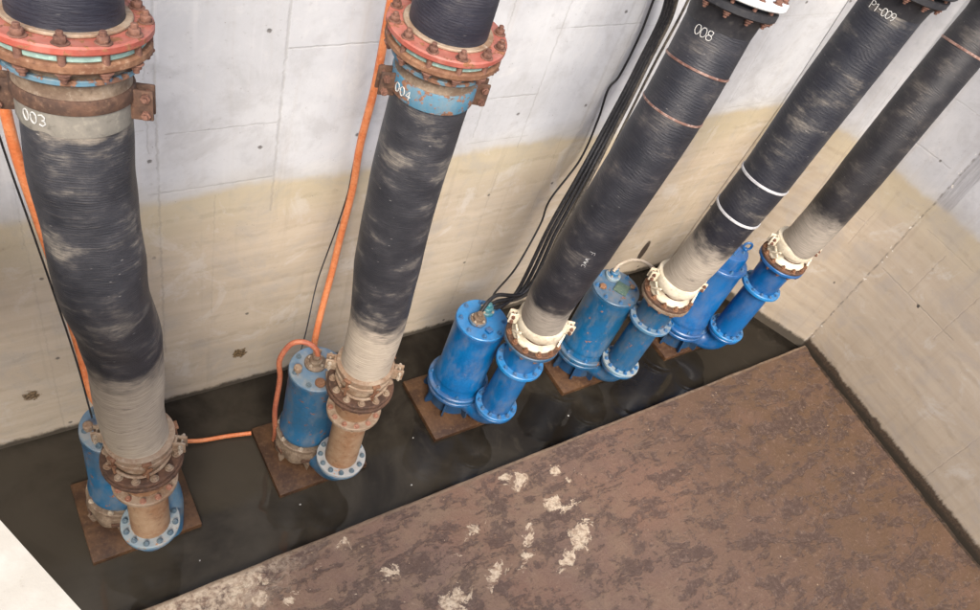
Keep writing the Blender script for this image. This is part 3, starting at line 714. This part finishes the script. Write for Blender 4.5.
# ------------------------------------------------------------------ discharge pipes
def pipe(i, z1, z2, z3, lean, pm, fl_low, fl_mid, fl_top, nut_low, nut_mid, nut_top, label, rust_top=True):
    x, y = PM[i][1]
    t = thing('discharge_pipe', label, 'pipe', (x, y, .331 + ZB[i]), 'short discharge pipes between pump and hose', rot=(0, lean, 0))
    o = -.331 - ZB[i]; pr = .108 if i < 3 else .118; fr = .168 if i < 3 else .176
    a = link('lower_flange', ring(.085, .163, 0, .026, .004, segs=56), fl_low, t)
    bolts(a, 12, .138, .026, .0135, .014, nut_low, True, .1)
    link('pipe', lathe([(.06, .02), (pr, .02), (pr, z2 + o - .012), (.06, z2 + o - .012)], 56), pm, t)
    b = link('middle_flange', ring(.09, fr, z2 + o - .013, z2 + o + .02, .005, segs=56), fl_mid, t)
    bolts(b, 12, fr - .023, z2 + o + .02, .013, .013, nut_mid, False, .2)
    link('reducer', lathe([(.06, z2 + o + .015), (pr + .010, z2 + o + .015), (pr + .014, z2 + o + .06), (.142, z3 + o - .05), (.148, z3 + o - .02), (.06, z3 + o - .02)], 56), pm, t)
    c = link('top_flange', ring(.09, .202, z3 + o - .022, z3 + o + .008, .005, segs=64), fl_top, t)
    bolts(c, 12, .182, z3 + o - .022, .015, .014, M['nut'], True, .1, down=True)
    return t
lean = math.atan2(.045, .85)
pipe(1, .37, .975, 1.215, -.02, M['rust_pipe'], M['blue_pale'], M['rust_pale'], M['rust_dark'], M['nut_dull'], M['nut_pink'], M['nut'], 'rust stained pipe with pale blue lower flange at the far left')
pipe(2, .37, .98, 1.245, .0, M['rust_pipe'], M['flange_grey'], M['rust_pale'], M['rust_dark'], M['nut_dull'], M['nut_pink'], M['nut'], 'rust stained pipe with pale grey lower flange, second from the left')
pipe(3, .37, .885, 1.15, lean, M['blue_bright'], M['blue_light_bright'], M['blue_light_bright'], M['blue_worn'], M['nut_blue'], M['nut_blue'], M['nut'], 'clean bright blue pipe in the middle of the row')
pipe(4, .37, .925, 1.205, lean, M['blue_worn'], M['blue_pale'], M['blue_light_dusty'], M['rust_grey'], M['nut_blue'], M['nut_blue'], M['nut'], 'dusty blue pipe with a pale worn lower flange, second from the right')
pipe(5, .37, .965, 1.29, lean * 1.1, M['blue_deep'], M['blue_light_bright'], M['blue_light_bright'], M['blue_deep'], M['nut_blue'], M['nut_blue'], M['nut'], 'deep blue pipe at the right end of the row, beside the corner wall')

# ------------------------------------------------------------------ hoses
HZ = {1: 1.215, 2: 1.245, 3: 1.15, 4: 1.205, 5: 1.29}
LE = {1: -.02, 2: 0., 3: lean, 4: lean, 5: lean * 1.1}
def base_pt(i): 
    x, y = PM[i][1]; h = HZ[i] + .01 - .331 - ZB[i]
    return Vector((x + math.sin(LE[i]) * h, y, .331 + ZB[i] + math.cos(LE[i]) * h))
class Path:
    def __init__(s, pts, n=20):
        s.p = catmull(pts, n); s.F = frames(s.p); s.L = [0]
        for a, b in zip(s.p, s.p[1:]): s.L.append(s.L[-1] + (b - a).length)
    def at(s, l):
        for i in range(len(s.p) - 1):
            if s.L[i + 1] >= l: break
        t = (l - s.L[i]) / (s.L[i + 1] - s.L[i]); p = s.p[i].lerp(s.p[i + 1], t); F = s.F[i]
        m_ = Matrix((F[0], F[1], F[2])).transposed().to_4x4(); m_.translation = p; return m_
    def z2l(s, z):
        for i in range(len(s.p) - 1):
            if s.p[i + 1].z >= z: return s.L[i] + (s.L[i + 1] - s.L[i]) * (z - s.p[i].z) / (s.p[i + 1].z - s.p[i].z)
        return s.L[-1]
def glyph(ch):
    o = [(math.cos(a) * .33, .5 + math.sin(a) * .5) for a in [2 * PI * k / 14 for k in range(15)]]
    G = {'0': [o], '3': [[(-.3, .9), (0, 1), (.3, .8), (.2, .55), (0, .5), (.25, .42), (.32, .2), (0, 0), (-.3, .1)]],
         '4': [[(.15, 0), (.15, 1), (-.3, .35), (.35, .35)]],
         '8': [[(x * .8, .5 + (y - .5) * .5 + .25) for x, y in o], [(x, .5 + (y - .5) * .5 - .25) for x, y in o]],
         '9': [[(x * .9, .5 + (y - .5) * .55 + .2) for x, y in o], [(.3, .7), (.22, .2), (0, 0)]],
         'P': [[(-.3, 0), (-.3, 1), (.15, 1), (.32, .75), (.15, .5), (-.3, .5)]], '-': [[(-.2, .5), (.25, .5)]], '1': [[(-.15, .8), (.1, 1), (.1, 0)]],
         'F': [[(-.3, 0), (-.3, 1), (.3, 1)], [(-.3, .55), (.2, .55)]], 'w': [[(-.3, .7), (-.15, 0), (0, .5), (.15, 0), (.3, .7)]], 'c': [[(.3, .7), (-.1, .75), (-.3, .35), (-.1, 0), (.3, .1)]]}
    return G[ch]
def write_on(parent, path, l0, ang0, text, size, R, mat, wd=.0045, vertical=False, sp=.85):
    """chalk strokes lying on the surface of a hose: ang0 is the bearing of the middle of the text."""
    bm = bmesh.new(); F0 = path.at(l0); base = F0.to_3x3()
    dirw = Vector((math.cos(ang0), math.sin(ang0), 0)); th0 = math.atan2(dirw.dot(base.col[1]), dirw.dot(base.col[0]))
    W = size * sp; k0 = -(len(text) - 1) / 2 * W
    def P(a, b, off):
        mt = path.at(l0 + b); th = th0 + a / R
        return mt @ Vector(((R + off) * math.cos(th), (R + off) * math.sin(th), 0))
    for k, ch in enumerate(text):
        if ch == ' ': continue
        for line in glyph(ch):
            pts = []
            for (gx, gy) in line:
                gx = gx * size * .95 + random.uniform(-.001, .001); gy = gy * size * 1.1
                pts.append((k0 + k * W + gx, gy) if not vertical else (gy - size * .5, -(k0 + k * W + gx)))
            dense = []
            for a, b in zip(pts, pts[1:]):
                for q in range(4): dense.append((a[0] + (b[0] - a[0]) * q / 4, a[1] + (b[1] - a[1]) * q / 4))
            dense.append(pts[-1])
            tube([P(a, b, .0015) for a, b in dense], wd / 2, 6, bm=bm)
    return link('chalk_number', bm, mat, parent)

def oriented(name, bm, mat, parent, mt):
    o = link(name, bm, mat, parent); o.matrix_local = mt.copy(); return o

EARS = math.radians(-30)
def clamp_low(t, mt, rusty_, name='hose_clamp'):
    """two-half clamp at the pump end, standing on the pipe flange. mt: frame at flange face, local z up the hose."""
    if rusty_:
        fm, cm, nm_ = M['rust_dark'], M['rust_pale'], M['nut_pale']
    else:
        fm, cm, nm_ = M['rust_dark'], M['cream'], M['nut']
    Z = Matrix.Rotation(0, 4, 'Z')
    f = oriented('hose_flange', ring(.12, .216, .001, .028, .006, segs=64), fm, t, mt)
    bolts(f, 12, .196 if not rusty_ else .187, .028, .018, .017, M['rust_pale'] if rusty_ else M['rust_orange'], True, .1)
    if rusty_: pr = [(.10, .03), (.160, .03), (.162, .05), (.150, .075), (.152, .10), (.176, .125), (.184, .13), (.184, .155), (.176, .16), (.178, .185), (.186, .19), (.186, .212), (.174, .216), (.10, .216)]
    else: pr = [(.10, .03), (.176, .03), (.180, .034), (.180, .046), (.173, .054), (.152, .082), (.150, .10), (.160, .118), (.182, .128), (.187, .134), (.187, .206), (.183, .213), (.174, .216), (.10, .216)]
    c = oriented('hose_clamp', lathe(pr, 64), cm, t, mt)
    for s in (0, 1):
        a = EARS + (0 if s == 0 else PI); ca, sa = math.cos(a), math.sin(a)
        bm = bmesh.new()
        for q in (-.022, .022):
            box((.075, .013, .085), (ca * .213 - sa * q, sa * .213 + ca * q, .165), a, .004, bm)
        box((.014, .044, .018), (ca * .205, sa * .205, .125), a, .002, bm)
        box((.014, .044, .018), (ca * .195, sa * .195, .202), a, .002, bm)
        lg = link('clamp_lug', bm, cm, c)
        for zc in (.145, .185):
            R_ = Matrix.Translation((ca * .225, sa * .225, zc)) @ Matrix.Rotation(a, 4, 'Z') @ Matrix.Rotation(PI / 2, 4, 'X')
            bm = lathe([(0, -.052), (.007, -.052), (.007, .052), (0, .052)], 12, mat4=R_, close=False)
            lathe([(0, -.042), (.014, -.042), (.014, -.029), (0, -.029)], 6, mat4=R_, bm=bm, close=False)
            lathe([(0, .029), (.014, .029), (.014, .042), (0, .042)], 6, mat4=R_, bm=bm, close=False)
            link('bolt', bm, nm_, lg)
    # front fixing arms: short bars tying the clamp to the flange bolts
    def arc(a0, a1, r, z0, z1, rad):
        return tube([Vector((r * math.cos(a0 + (a1 - a0) * k / 20), r * math.sin(a0 + (a1 - a0) * k / 20), z0 + (z1 - z0) * abs(k / 10 - 1) ** 2)) for k in range(21)], rad, 8)
    if rusty_:
        for a in (EARS - PI / 2 - .55, EARS - PI / 2 + .45, EARS + .5, EARS + 2.2):
            ca, sa = math.cos(a), math.sin(a)
            bm = bmesh.new(); tube([Vector((ca * .185, sa * .185, .055)), Vector((ca * .19, sa * .19, .11)), Vector((ca * .187, sa * .187, .20))], .009, 8, bm=bm)
            box((.03, .05, .016), (ca * .19, sa * .19, .20), a, .003, bm); box((.012, .07, .014), (ca * .195, sa * .195, .13), 0, .003, bm, rot=Matrix.Rotation(a, 4, 'Z') @ Matrix.Rotation(.7, 4, 'X'))
            link('clamp_hook', bm, M['rust_orange'], c)
        link('collar_lip', arc(EARS - PI + .25, EARS - .25, .176, .06, .12, .010), M['rust_pale'], c)
    else:
        for base in (EARS - PI / 2, EARS + PI / 2):
            link('collar_recess', arc(base - .7, base + .7, .1495, .088, .098, .006), M['rust_dark'], c)
            for sgn in (-1, 1):
                a = base + sgn * 1.12; ca, sa = math.cos(a), math.sin(a)
                bm = bmesh.new()
                for tl in (.62, -.62):
                    box((.016, .105, .016), (ca * (.188 + tl * .006), sa * (.188 + tl * .006), .105), 0, .003, bm, rot=Matrix.Rotation(a, 4, 'Z') @ Matrix.Rotation(tl, 4, 'X'))
                link('clamp_brace', bm, cm, c)
    return c

def ring_on(path, l, r, h, mat, parent, name='hose_band', tilt=0., wall=.004):
    mt = path.at(l)
    bm = ring(r - .01, r + wall, -h / 2, h / 2, .0015, segs=64)
    o = link(name, bm, mat, parent); o.matrix_local = mt @ Matrix.Rotation(tilt, 4, 'X'); return o

def wob(seed, amp):
    def f(a, L): return 1 + min(1, L / .7) * amp * noise.noise(Vector((math.cos(a) * .7 + seed, math.sin(a) * .7, L * 2.2))) + amp * .45 * noise.noise(Vector((math.cos(a) * 2 + seed, math.sin(a) * 2, L * 5)))
    return f

def top_joint_clamped(t, path, l, number, ang, low_m, strap_m, R, cz=.03):
    """collar, flared stub, rusty flange, gasket, red flange, nuts, black upper pipe"""
    mt = path.at(l); c = link('hose_collar', lathe([(R - .01, cz), (R + .012, cz), (R + .014, cz + .006), (R + .014, .112), (R + .010, .12), (R - .01, .12)], 72), strap_m, t); c.matrix_local = mt
    j = random.uniform(0, 1)
    for a in (math.radians(-22), math.radians(168)):
        ca, sa = math.cos(a), math.sin(a); bm = bmesh.new()
        for q in (-.024, .024): box((.07, .012, .105), (ca * (R + .035) - sa * q, sa * (R + .035) + ca * q, .06), a, .004, bm)
        lg = link('clamp_lug', bm, M['rust_dark'], c)
        for zc in (.03, .09):
            R_ = Matrix.Translation((ca * (R + .048), sa * (R + .048), zc)) @ Matrix.Rotation(a, 4, 'Z') @ Matrix.Rotation(PI / 2, 4, 'X')
            bm = lathe([(0, -.055), (.008, -.055), (.008, .055), (0, .055)], 12, mat4=R_, close=False)
            lathe([(0, -.045), (.016, -.045), (.016, -.031), (0, -.031)], 6, mat4=R_, bm=bm, close=False)
            lathe([(0, .031), (.016, .031), (.016, .045), (0, .045)], 6, mat4=R_, bm=bm, close=False)
            link('bolt', bm, M['nut'], lg)
    st = link('flared_stub', lathe([(R - .02, .12), (R + .006, .12), (R + .002, .135), (R + .008, .17), (R + .022, .205), (R + .04, .23), (R - .02, .23)], 72), low_m, t); st.matrix_local = mt
    # worn blue clamp segments round the stub
    sg = link('stub_ring', ring(R - .01, R + .034, .178, .196, .003, segs=64), M['strap_blue'], st)
    f1 = link('lower_flange', ring(R - .02, .238, .23, .262, .007, segs=80), M['rust_orange'], t); f1.matrix_local = mt
    gk = link('gasket', ring(R - .02, .222, .263, .288, .003, segs=72), M['gasket'], t); gk.matrix_local = mt
    f2 = link('upper_flange', ring(R + .004, .244, .289, .318, .006, segs=80), M['red_lead'], t); f2.matrix_local = mt
    bolts(f2, 12, .218, .318, .019, .020, M['nut'], True, .26)
    bolts(f1, 12, .218, .230, .018, .016, M['nut'], True, .26, down=True)
    cl = link('flange_lip', ring(R - .006, R + .016, .319, .330, .003, segs=64), M['rust_pale'], f2)
    # studs in the gap
    for k in range(12):
        a = .26 + 2 * PI * k / 12
        link('stud', lathe([(0, .255), (.012, .255), (.012, .295), (0, .295)], 10, close=False), M['nut'], f1, (.226 * math.cos(a), .226 * math.sin(a), 0))
    return mt, l + .30

def upper_line(t, path, l, R, mat):
    """the line rises on over the pit edge"""
    mt = path.at(l); p = mt.translation; d = mt.to_3x3().col[2]
    x, y, z = p
    pts = [p, p + d * .25, Vector((x + d.x * .6, y + d.y * .6, z + .62)), Vector((x + .05, y + .25, z + 1.25)), Vector((x + .05, y + .75, 5.05)), Vector((x + .05, y + 1.6, 5.0)), Vector((x + .05, y + 4, 4.86))]
    link('upper_hose', tube(catmull(pts, 10), R, 64, uv=True), mat, t)

def hose(i, pts, label, mat, R=.165, amp=.03, rusty_=True, grow=0.):
    pinch = .135 if rusty_ else .085
    b = base_pt(i); t = thing('rubber_hose', label, 'hose', (0, 0, 0), 'large black discharge hoses rising from the pumps')
    t.location = b
    P0 = [Vector(p) - b for p in pts]
    d0 = (P0[0]).normalized()
    full = [Vector((0, 0, 0)), Vector((math.sin(LE[i]) * .14, 0, .14))] + P0
    path = Path(full)
    mt0 = Matrix.Rotation(LE[i], 4, 'Y')
    w_ = wob(i * 3.3, amp)
    def rr(L): return R * min(1., .975 + .3 * L)
    sub = Path(full); 
    pp = [q for q, L in zip(path.p, path.L) if L > .13]
    o = link('hose_tube', tube(pp, R, 96, rf=lambda a, L: w_(a, L) * (1 - pinch * max(0, 1 - L / .85) ** .8) * (1 + grow * min(1, max(0, (L - .7) / 1.1))), uv=True), mat, t, smooth=60)
    clamp_low(t, mt0 @ Matrix.Diagonal((.90, .90, 1, 1)) if rusty_ else mt0 @ Matrix.Diagonal((.93, .93, 1, 1)), rusty_)
    return t, path

def face_cam(pt):
    return math.atan2(-pt.y, -pt.x)

h1 = hose_mat('hose_rubber_first', .70, .85, seed=1.3, top_mud=2.02, ridge=640)
h2 = hose_mat('hose_rubber_second', .47, .80, seed=4.1, ridge=640, mud=(.42, .36, .285))
h3 = hose_mat('hose_rubber_third', .34, .30, base=(.011, .012, .017), base2=(.026, .026, .032), seed=7.7, ridge=420, mud=(.33, .295, .25))
h4 = hose_mat('hose_rubber_fourth', .50, .55, base=(.010, .011, .018), base2=(.024, .025, .031), seed=9.2, ridge=300, mud=(.37, .325, .265))
h5 = hose_mat('hose_rubber_fifth', .42, .28, base=(.010, .010, .013), base2=(.024, .022, .024), seed=12.2, ridge=420, mud=(.30, .265, .22))
h0 = hose_mat('upper_hose_rubber', -9, .15, base=(.012, .013, .022), base2=(.03, .03, .042), seed=15.2, ridge=420)

# first hose (bends towards the camera)
t, p = hose(1, [(.427, 2.285, 1.58), (.414, 2.286, 2.2), (.361, 2.245, 2.65), (.350, 2.300, 3.1), (.362, 2.35, 3.4)], 'mud scuffed black hose at the far left, marked 003 below its red flange', h1, .168, .085)
w1 = t.location; mt, l = top_joint_clamped(t, p, p.L[-1] - .03, '003', 0, M['rust_grey'], M['rust_dark'], .168, .072)
sv = link('sleeve', lathe([(.15, -.01), (.170, -.01), (.1725, .0), (.1725, .075), (.15, .075)], 72), M['mud_sleeve'], t); sv.matrix_local = mt
write_on(t, p, p.L[-1] - .008, math.radians(-142), '003', .034, .173, M['chalk'], .0045)
upper_line(t, p, p.L[-1] + .25, .163, h0)
# second
t, p = hose(2, [(1.714, 2.30, 1.808), (1.699, 2.326, 2.275), (1.692, 2.339, 2.711), (1.706, 2.352, 3.1), (1.712, 2.356, 3.3)], 'scuffed black hose with a worn blue collar marked 004 under a red flange', h2, .166, .03)
top_joint_clamped(t, p, p.L[-1] - .03, '004', 0, M['rust_grey'], M['strap_blue'], .166)
write_on(t, p, p.L[-1] + .022, math.radians(-163), '004', .036, .1815, M['chalk'], .0045)
upper_line(t, p, p.L[-1] + .25, .16, h0)

def top_joint_bonded(t, path, l, upmat, R, nutm):
    mt = path.at(l)
    fl = link('bonded_flange', lathe([(R - .02, -.10), (R + .001, -.10), (R + .008, -.04), (R + .03, .0), (R + .055, .008), (R + .062, .015), (R + .062, .045), (R + .05, .052), (R - .02, .052)], 72), M['rubber'], t); fl.matrix_local = mt
    bolts(fl, 12, R + .04, .008, .017, .014, M['nut'], True, .1, down=True)
    for k in range(12):
        a = .1 + 2 * PI * k / 12
        link('stud', lathe([(0, .05), (.011, .05), (.011, .08), (0, .08)], 10, close=False), M['nut'], fl, ((R + .045) * math.cos(a), (R + .045) * math.sin(a), 0))
    f2 = link('upper_flange', ring(R + .004, R + .082, .072, .104, .006, segs=80), upmat, t); f2.matrix_local = mt
    bolts(f2, 12, R + .052, .104, .018, .018, M['nut'], True, .1)

# third
t, p = hose(3, [(2.961, 2.221 + .03, 1.85 - .2), (2.955, 2.22, 1.95), (3.018, 2.206, 2.55), (3.13, 2.232, 3.1), (3.225, 2.29, 3.5), (3.25, 2.31, 3.66)], 'black hose marked 008 with two rust tinted bands, white flange at its top', h3, .163, .015, False, .05)
top_joint_bonded(t, p, p.z2l(3.66 - t.location.z), M['white'], .172, None)
write_on(t, p, p.z2l(3.50 - t.location.z), math.radians(-160), '008', .046, .173, M['chalk'], .004, sp=.72)
write_on(t, p, p.z2l(2.20 - t.location.z), math.radians(-128), 'F wwc', .03, .164, M['chalk_dim'], .003, True)
ring_on(p, p.z2l(3.12 - t.location.z), .171, .012, M['copper'], t)
ring_on(p, p.z2l(3.355 - t.location.z), .172, .012, M['copper'], t)
upper_line(t, p, p.z2l(3.70 - t.location.z), .158, h0)
# fourth
t, p = hose(4, [(4.27, 2.22, 1.68), (4.283, 2.19, 2.1), (4.344, 2.19, 2.45), (4.465, 2.224, 3.1), (4.55, 2.241, 3.6), (4.565, 2.245, 3.74)], 'black hose marked P1-009 with two white steel bands round its middle', h4, .163, .02, False, .10)
top_joint_bonded(t, p, p.z2l(3.74 - t.location.z), M['rubber'], .181, None)
write_on(t, p, p.z2l(3.60 - t.location.z), math.radians(-164), 'P1-009', .040, .1825, M['chalk'], .0045, sp=.66)
ring_on(p, p.z2l(2.17 - t.location.z), .166, .018, M['steel'], t)
ring_on(p, p.z2l(2.45 - t.location.z), .170, .018, M['steel'], t)
upper_line(t, p, p.z2l(3.78 - t.location.z), .158, h0)
# fifth
t, p = hose(5, [(5.515, 2.185, 1.6), (5.54, 2.17, 2.05), (5.65, 2.205, 2.7), (5.80, 2.25, 3.25), (5.90, 2.27, 3.6)], 'plain dark hose at the far right with a single reddish band near its top', h5, .163, .015, False)
ring_on(p, p.z2l(3.27 - t.location.z), .164, .016, M['copper'], t)
top_joint_bonded(t, p, p.z2l(3.56 - t.location.z), M['rubber'], .163, None)
upper_line(t, p, p.z2l(3.58 - t.location.z), .158, h0)

# ------------------------------------------------------------------ cables
def cable(name, pts, r, mat, label, cat='cable', group=None, flat=1., segs=12, wig=0.):
    pp = catmull(pts, 14)
    if wig: pp = [q + Vector((noise.noise(q * 2.1), noise.noise(q * 2.3 + Vector((5, 0, 0))) * .4, 0)) * wig for q in pp]
    b = Vector(pp[0]); o = link(name, tube([q - b for q in pp], r, segs, flat=flat), mat); o.location = b
    return tag(o, label, cat, group)
cable('power_cable', [(.24, 3.22, 4.72), (.205, 3.16, 3.9), (.211, 3.15, 3.043), (.217, 3.15, 2.779), (.228, 3.15, 2.507), (.261, 3.1, 2.146), (.295, 3.0, 1.776), (.318, 2.88, 1.417), (.328, 2.75, 1.16), (.385, 2.68, 1.08), (.395, 2.665, 1.05)], .024, M['orange'],
      'orange cable running down behind the leftmost hose to its pump', 'cable')
cable('signal_wire', [(.18, 3.27, 4.72), (.16, 3.22, 3.9), (.165, 3.20, 3.0), (.18, 3.19, 2.6), (.225, 3.13, 2.1), (.262, 3.0, 1.7), (.29, 2.85, 1.35), (.30, 2.68, 1.06)], .005, M['cable'],
      'thin black wire beside the orange cable at the far left', 'wire')
cable('power_cable', [(.50, 2.98, .14), (.66, 2.97, .09), (.842, 2.953, .055), (.98, 2.925, .03), (1.15, 2.90, .026), (1.308, 2.86, .035)], .017, M['orange'],
      'orange cable lying across the water between the first and second pump', 'cable', flat=.8)
cable('power_cable', [(1.98, 3.22, 4.72), (1.96, 3.2, 3.9), (1.955, 3.2, 3.345), (1.955, 3.2, 3.188), (1.962, 3.2, 2.75), (1.945, 3.2, 2.3), (1.944, 3.2, 1.932), (1.89, 3.15, 1.379), (1.804, 3.05, 1.017), (1.73, 2.95, .791), (1.69, 2.87, .56)], .022, M['orange'],
      'long orange cable hanging down the back wall to the left of the 004 hose', 'cable', wig=.01)
cable('signal_wire', [(1.99, 3.26, 4.72), (1.985, 3.24, 3.5), (1.99, 3.22, 2.9), (1.99, 3.22, 2.5), (1.93, 3.22, 2.0), (1.90, 3.22, 1.55), (1.80, 3.15, 1.25), (1.70, 3.0, 1.05), (1.60, 2.85, .98), (1.52, 2.75, .9)], .0045, M['cable'],
      'thin black wire twisting beside the long orange cable on the back wall', 'wire', wig=.05)
cable('power_cable', [(1.615, 2.665, 1.045), (1.60, 2.69, 1.12), (1.56, 2.73, 1.15), (1.50, 2.76, 1.15), (1.45, 2.775, 1.10), (1.405, 2.77, .98), (1.415, 2.75, .8), (1.395, 2.72, .5), (1.42, 2.72, .2), (1.43, 2.74, .06)], .0175, M['orange_dirty'],
      'dirty orange cable looping off a blue pump lid and down beside it', 'cable')
G3 = 'black power cables hanging in a bundle beside the 008 hose'
base3 = [(3.80, 3.22, 4.72), (3.80, 3.17, 4.0), (3.821, 3.15, 3.348), (3.896, 3.15, 3.013), (3.847, 3.12, 2.669), (3.745, 3.05, 2.247), (3.609, 2.97, 1.937), (3.444, 2.87, 1.535), (3.264, 2.74, 1.082)]
ends = [((3.05, 2.70, 1.02), (2.92, 2.70, 1.04)), ((3.0, 2.72, 1.06), (2.90, 2.71, 1.04)), ((2.98, 2.73, 1.12), (2.81, 2.655, 1.04)), ((3.06, 2.76, .95), (2.98, 2.82, .6))]
lbs = ['outer left black cable of the bundle beside the 008 hose', 'black cable second from the left in the bundle beside the 008 hose', 'black cable third from the left in the bundle beside the 008 hose', 'rightmost black cable of the bundle, closest to the 008 hose']
for k, (e1, e2) in enumerate(ends):
    off = Vector((.83, -.3, 0)) * (k - 1.5) * .025
    pts = [Vector(q) + off * (1.0 if j < 5 else 1.0 + .22 * (j - 4)) for j, q in enumerate(base3[:-1])] + [Vector(base3[-1]) + off * 1.5, e1, e2]
    cable('power_cable', pts, .0145, M['cable'] if k != 3 else M['cable_mud'], lbs[k], 'cable', G3, wig=.012)
cable('signal_wire', [(3.95, 3.29, 4.72), (3.9, 3.29, 3.8), (3.862, 3.28, 3.208), (3.889, 3.28, 2.822), (3.872, 3.28, 2.515), (3.822, 3.28, 2.398), (3.857, 3.28, 2.138), (3.823, 3.25, 1.799), (3.639, 3.2, 1.483), (3.593, 3.15, 1.278), (3.366, 3.0, 1.02), (3.04, 2.8, 1.06), (2.925, 2.7, 1.05)], .008, M['cable'],
      'thin wandering black wire on the wall left of the cable bundle', 'wire')
cable('signal_wire', [(4.02, 3.2, 4.72), (4.0, 3.18, 3.8), (3.98, 3.12, 3.2), (3.93, 3.10, 2.7), (3.86, 3.05, 2.3), (3.72, 2.95, 1.9), (3.55, 2.86, 1.5), (3.36, 2.78, 1.15), (3.15, 2.80, .8), (3.05, 2.85, .5)], .009, M['cable_mud'],
      'thin muddy wire between the cable bundle and the 008 hose', 'wire')
cable('power_cable', [(4.09, 2.69, 1.09), (4.15, 2.70, 1.15), (4.25, 2.675, 1.19), (4.34, 2.60, 1.19), (4.43, 2.50, 1.12), (4.49, 2.44, 1.02), (4.50, 2.5, .7), (4.45, 2.72, .3), (4.42, 2.8, .03)], .014, M['nut_pale'],
      'pale grey cable arching from the dusty pump lid towards the next hose', 'cable')
print('objects', len(bpy.data.objects))
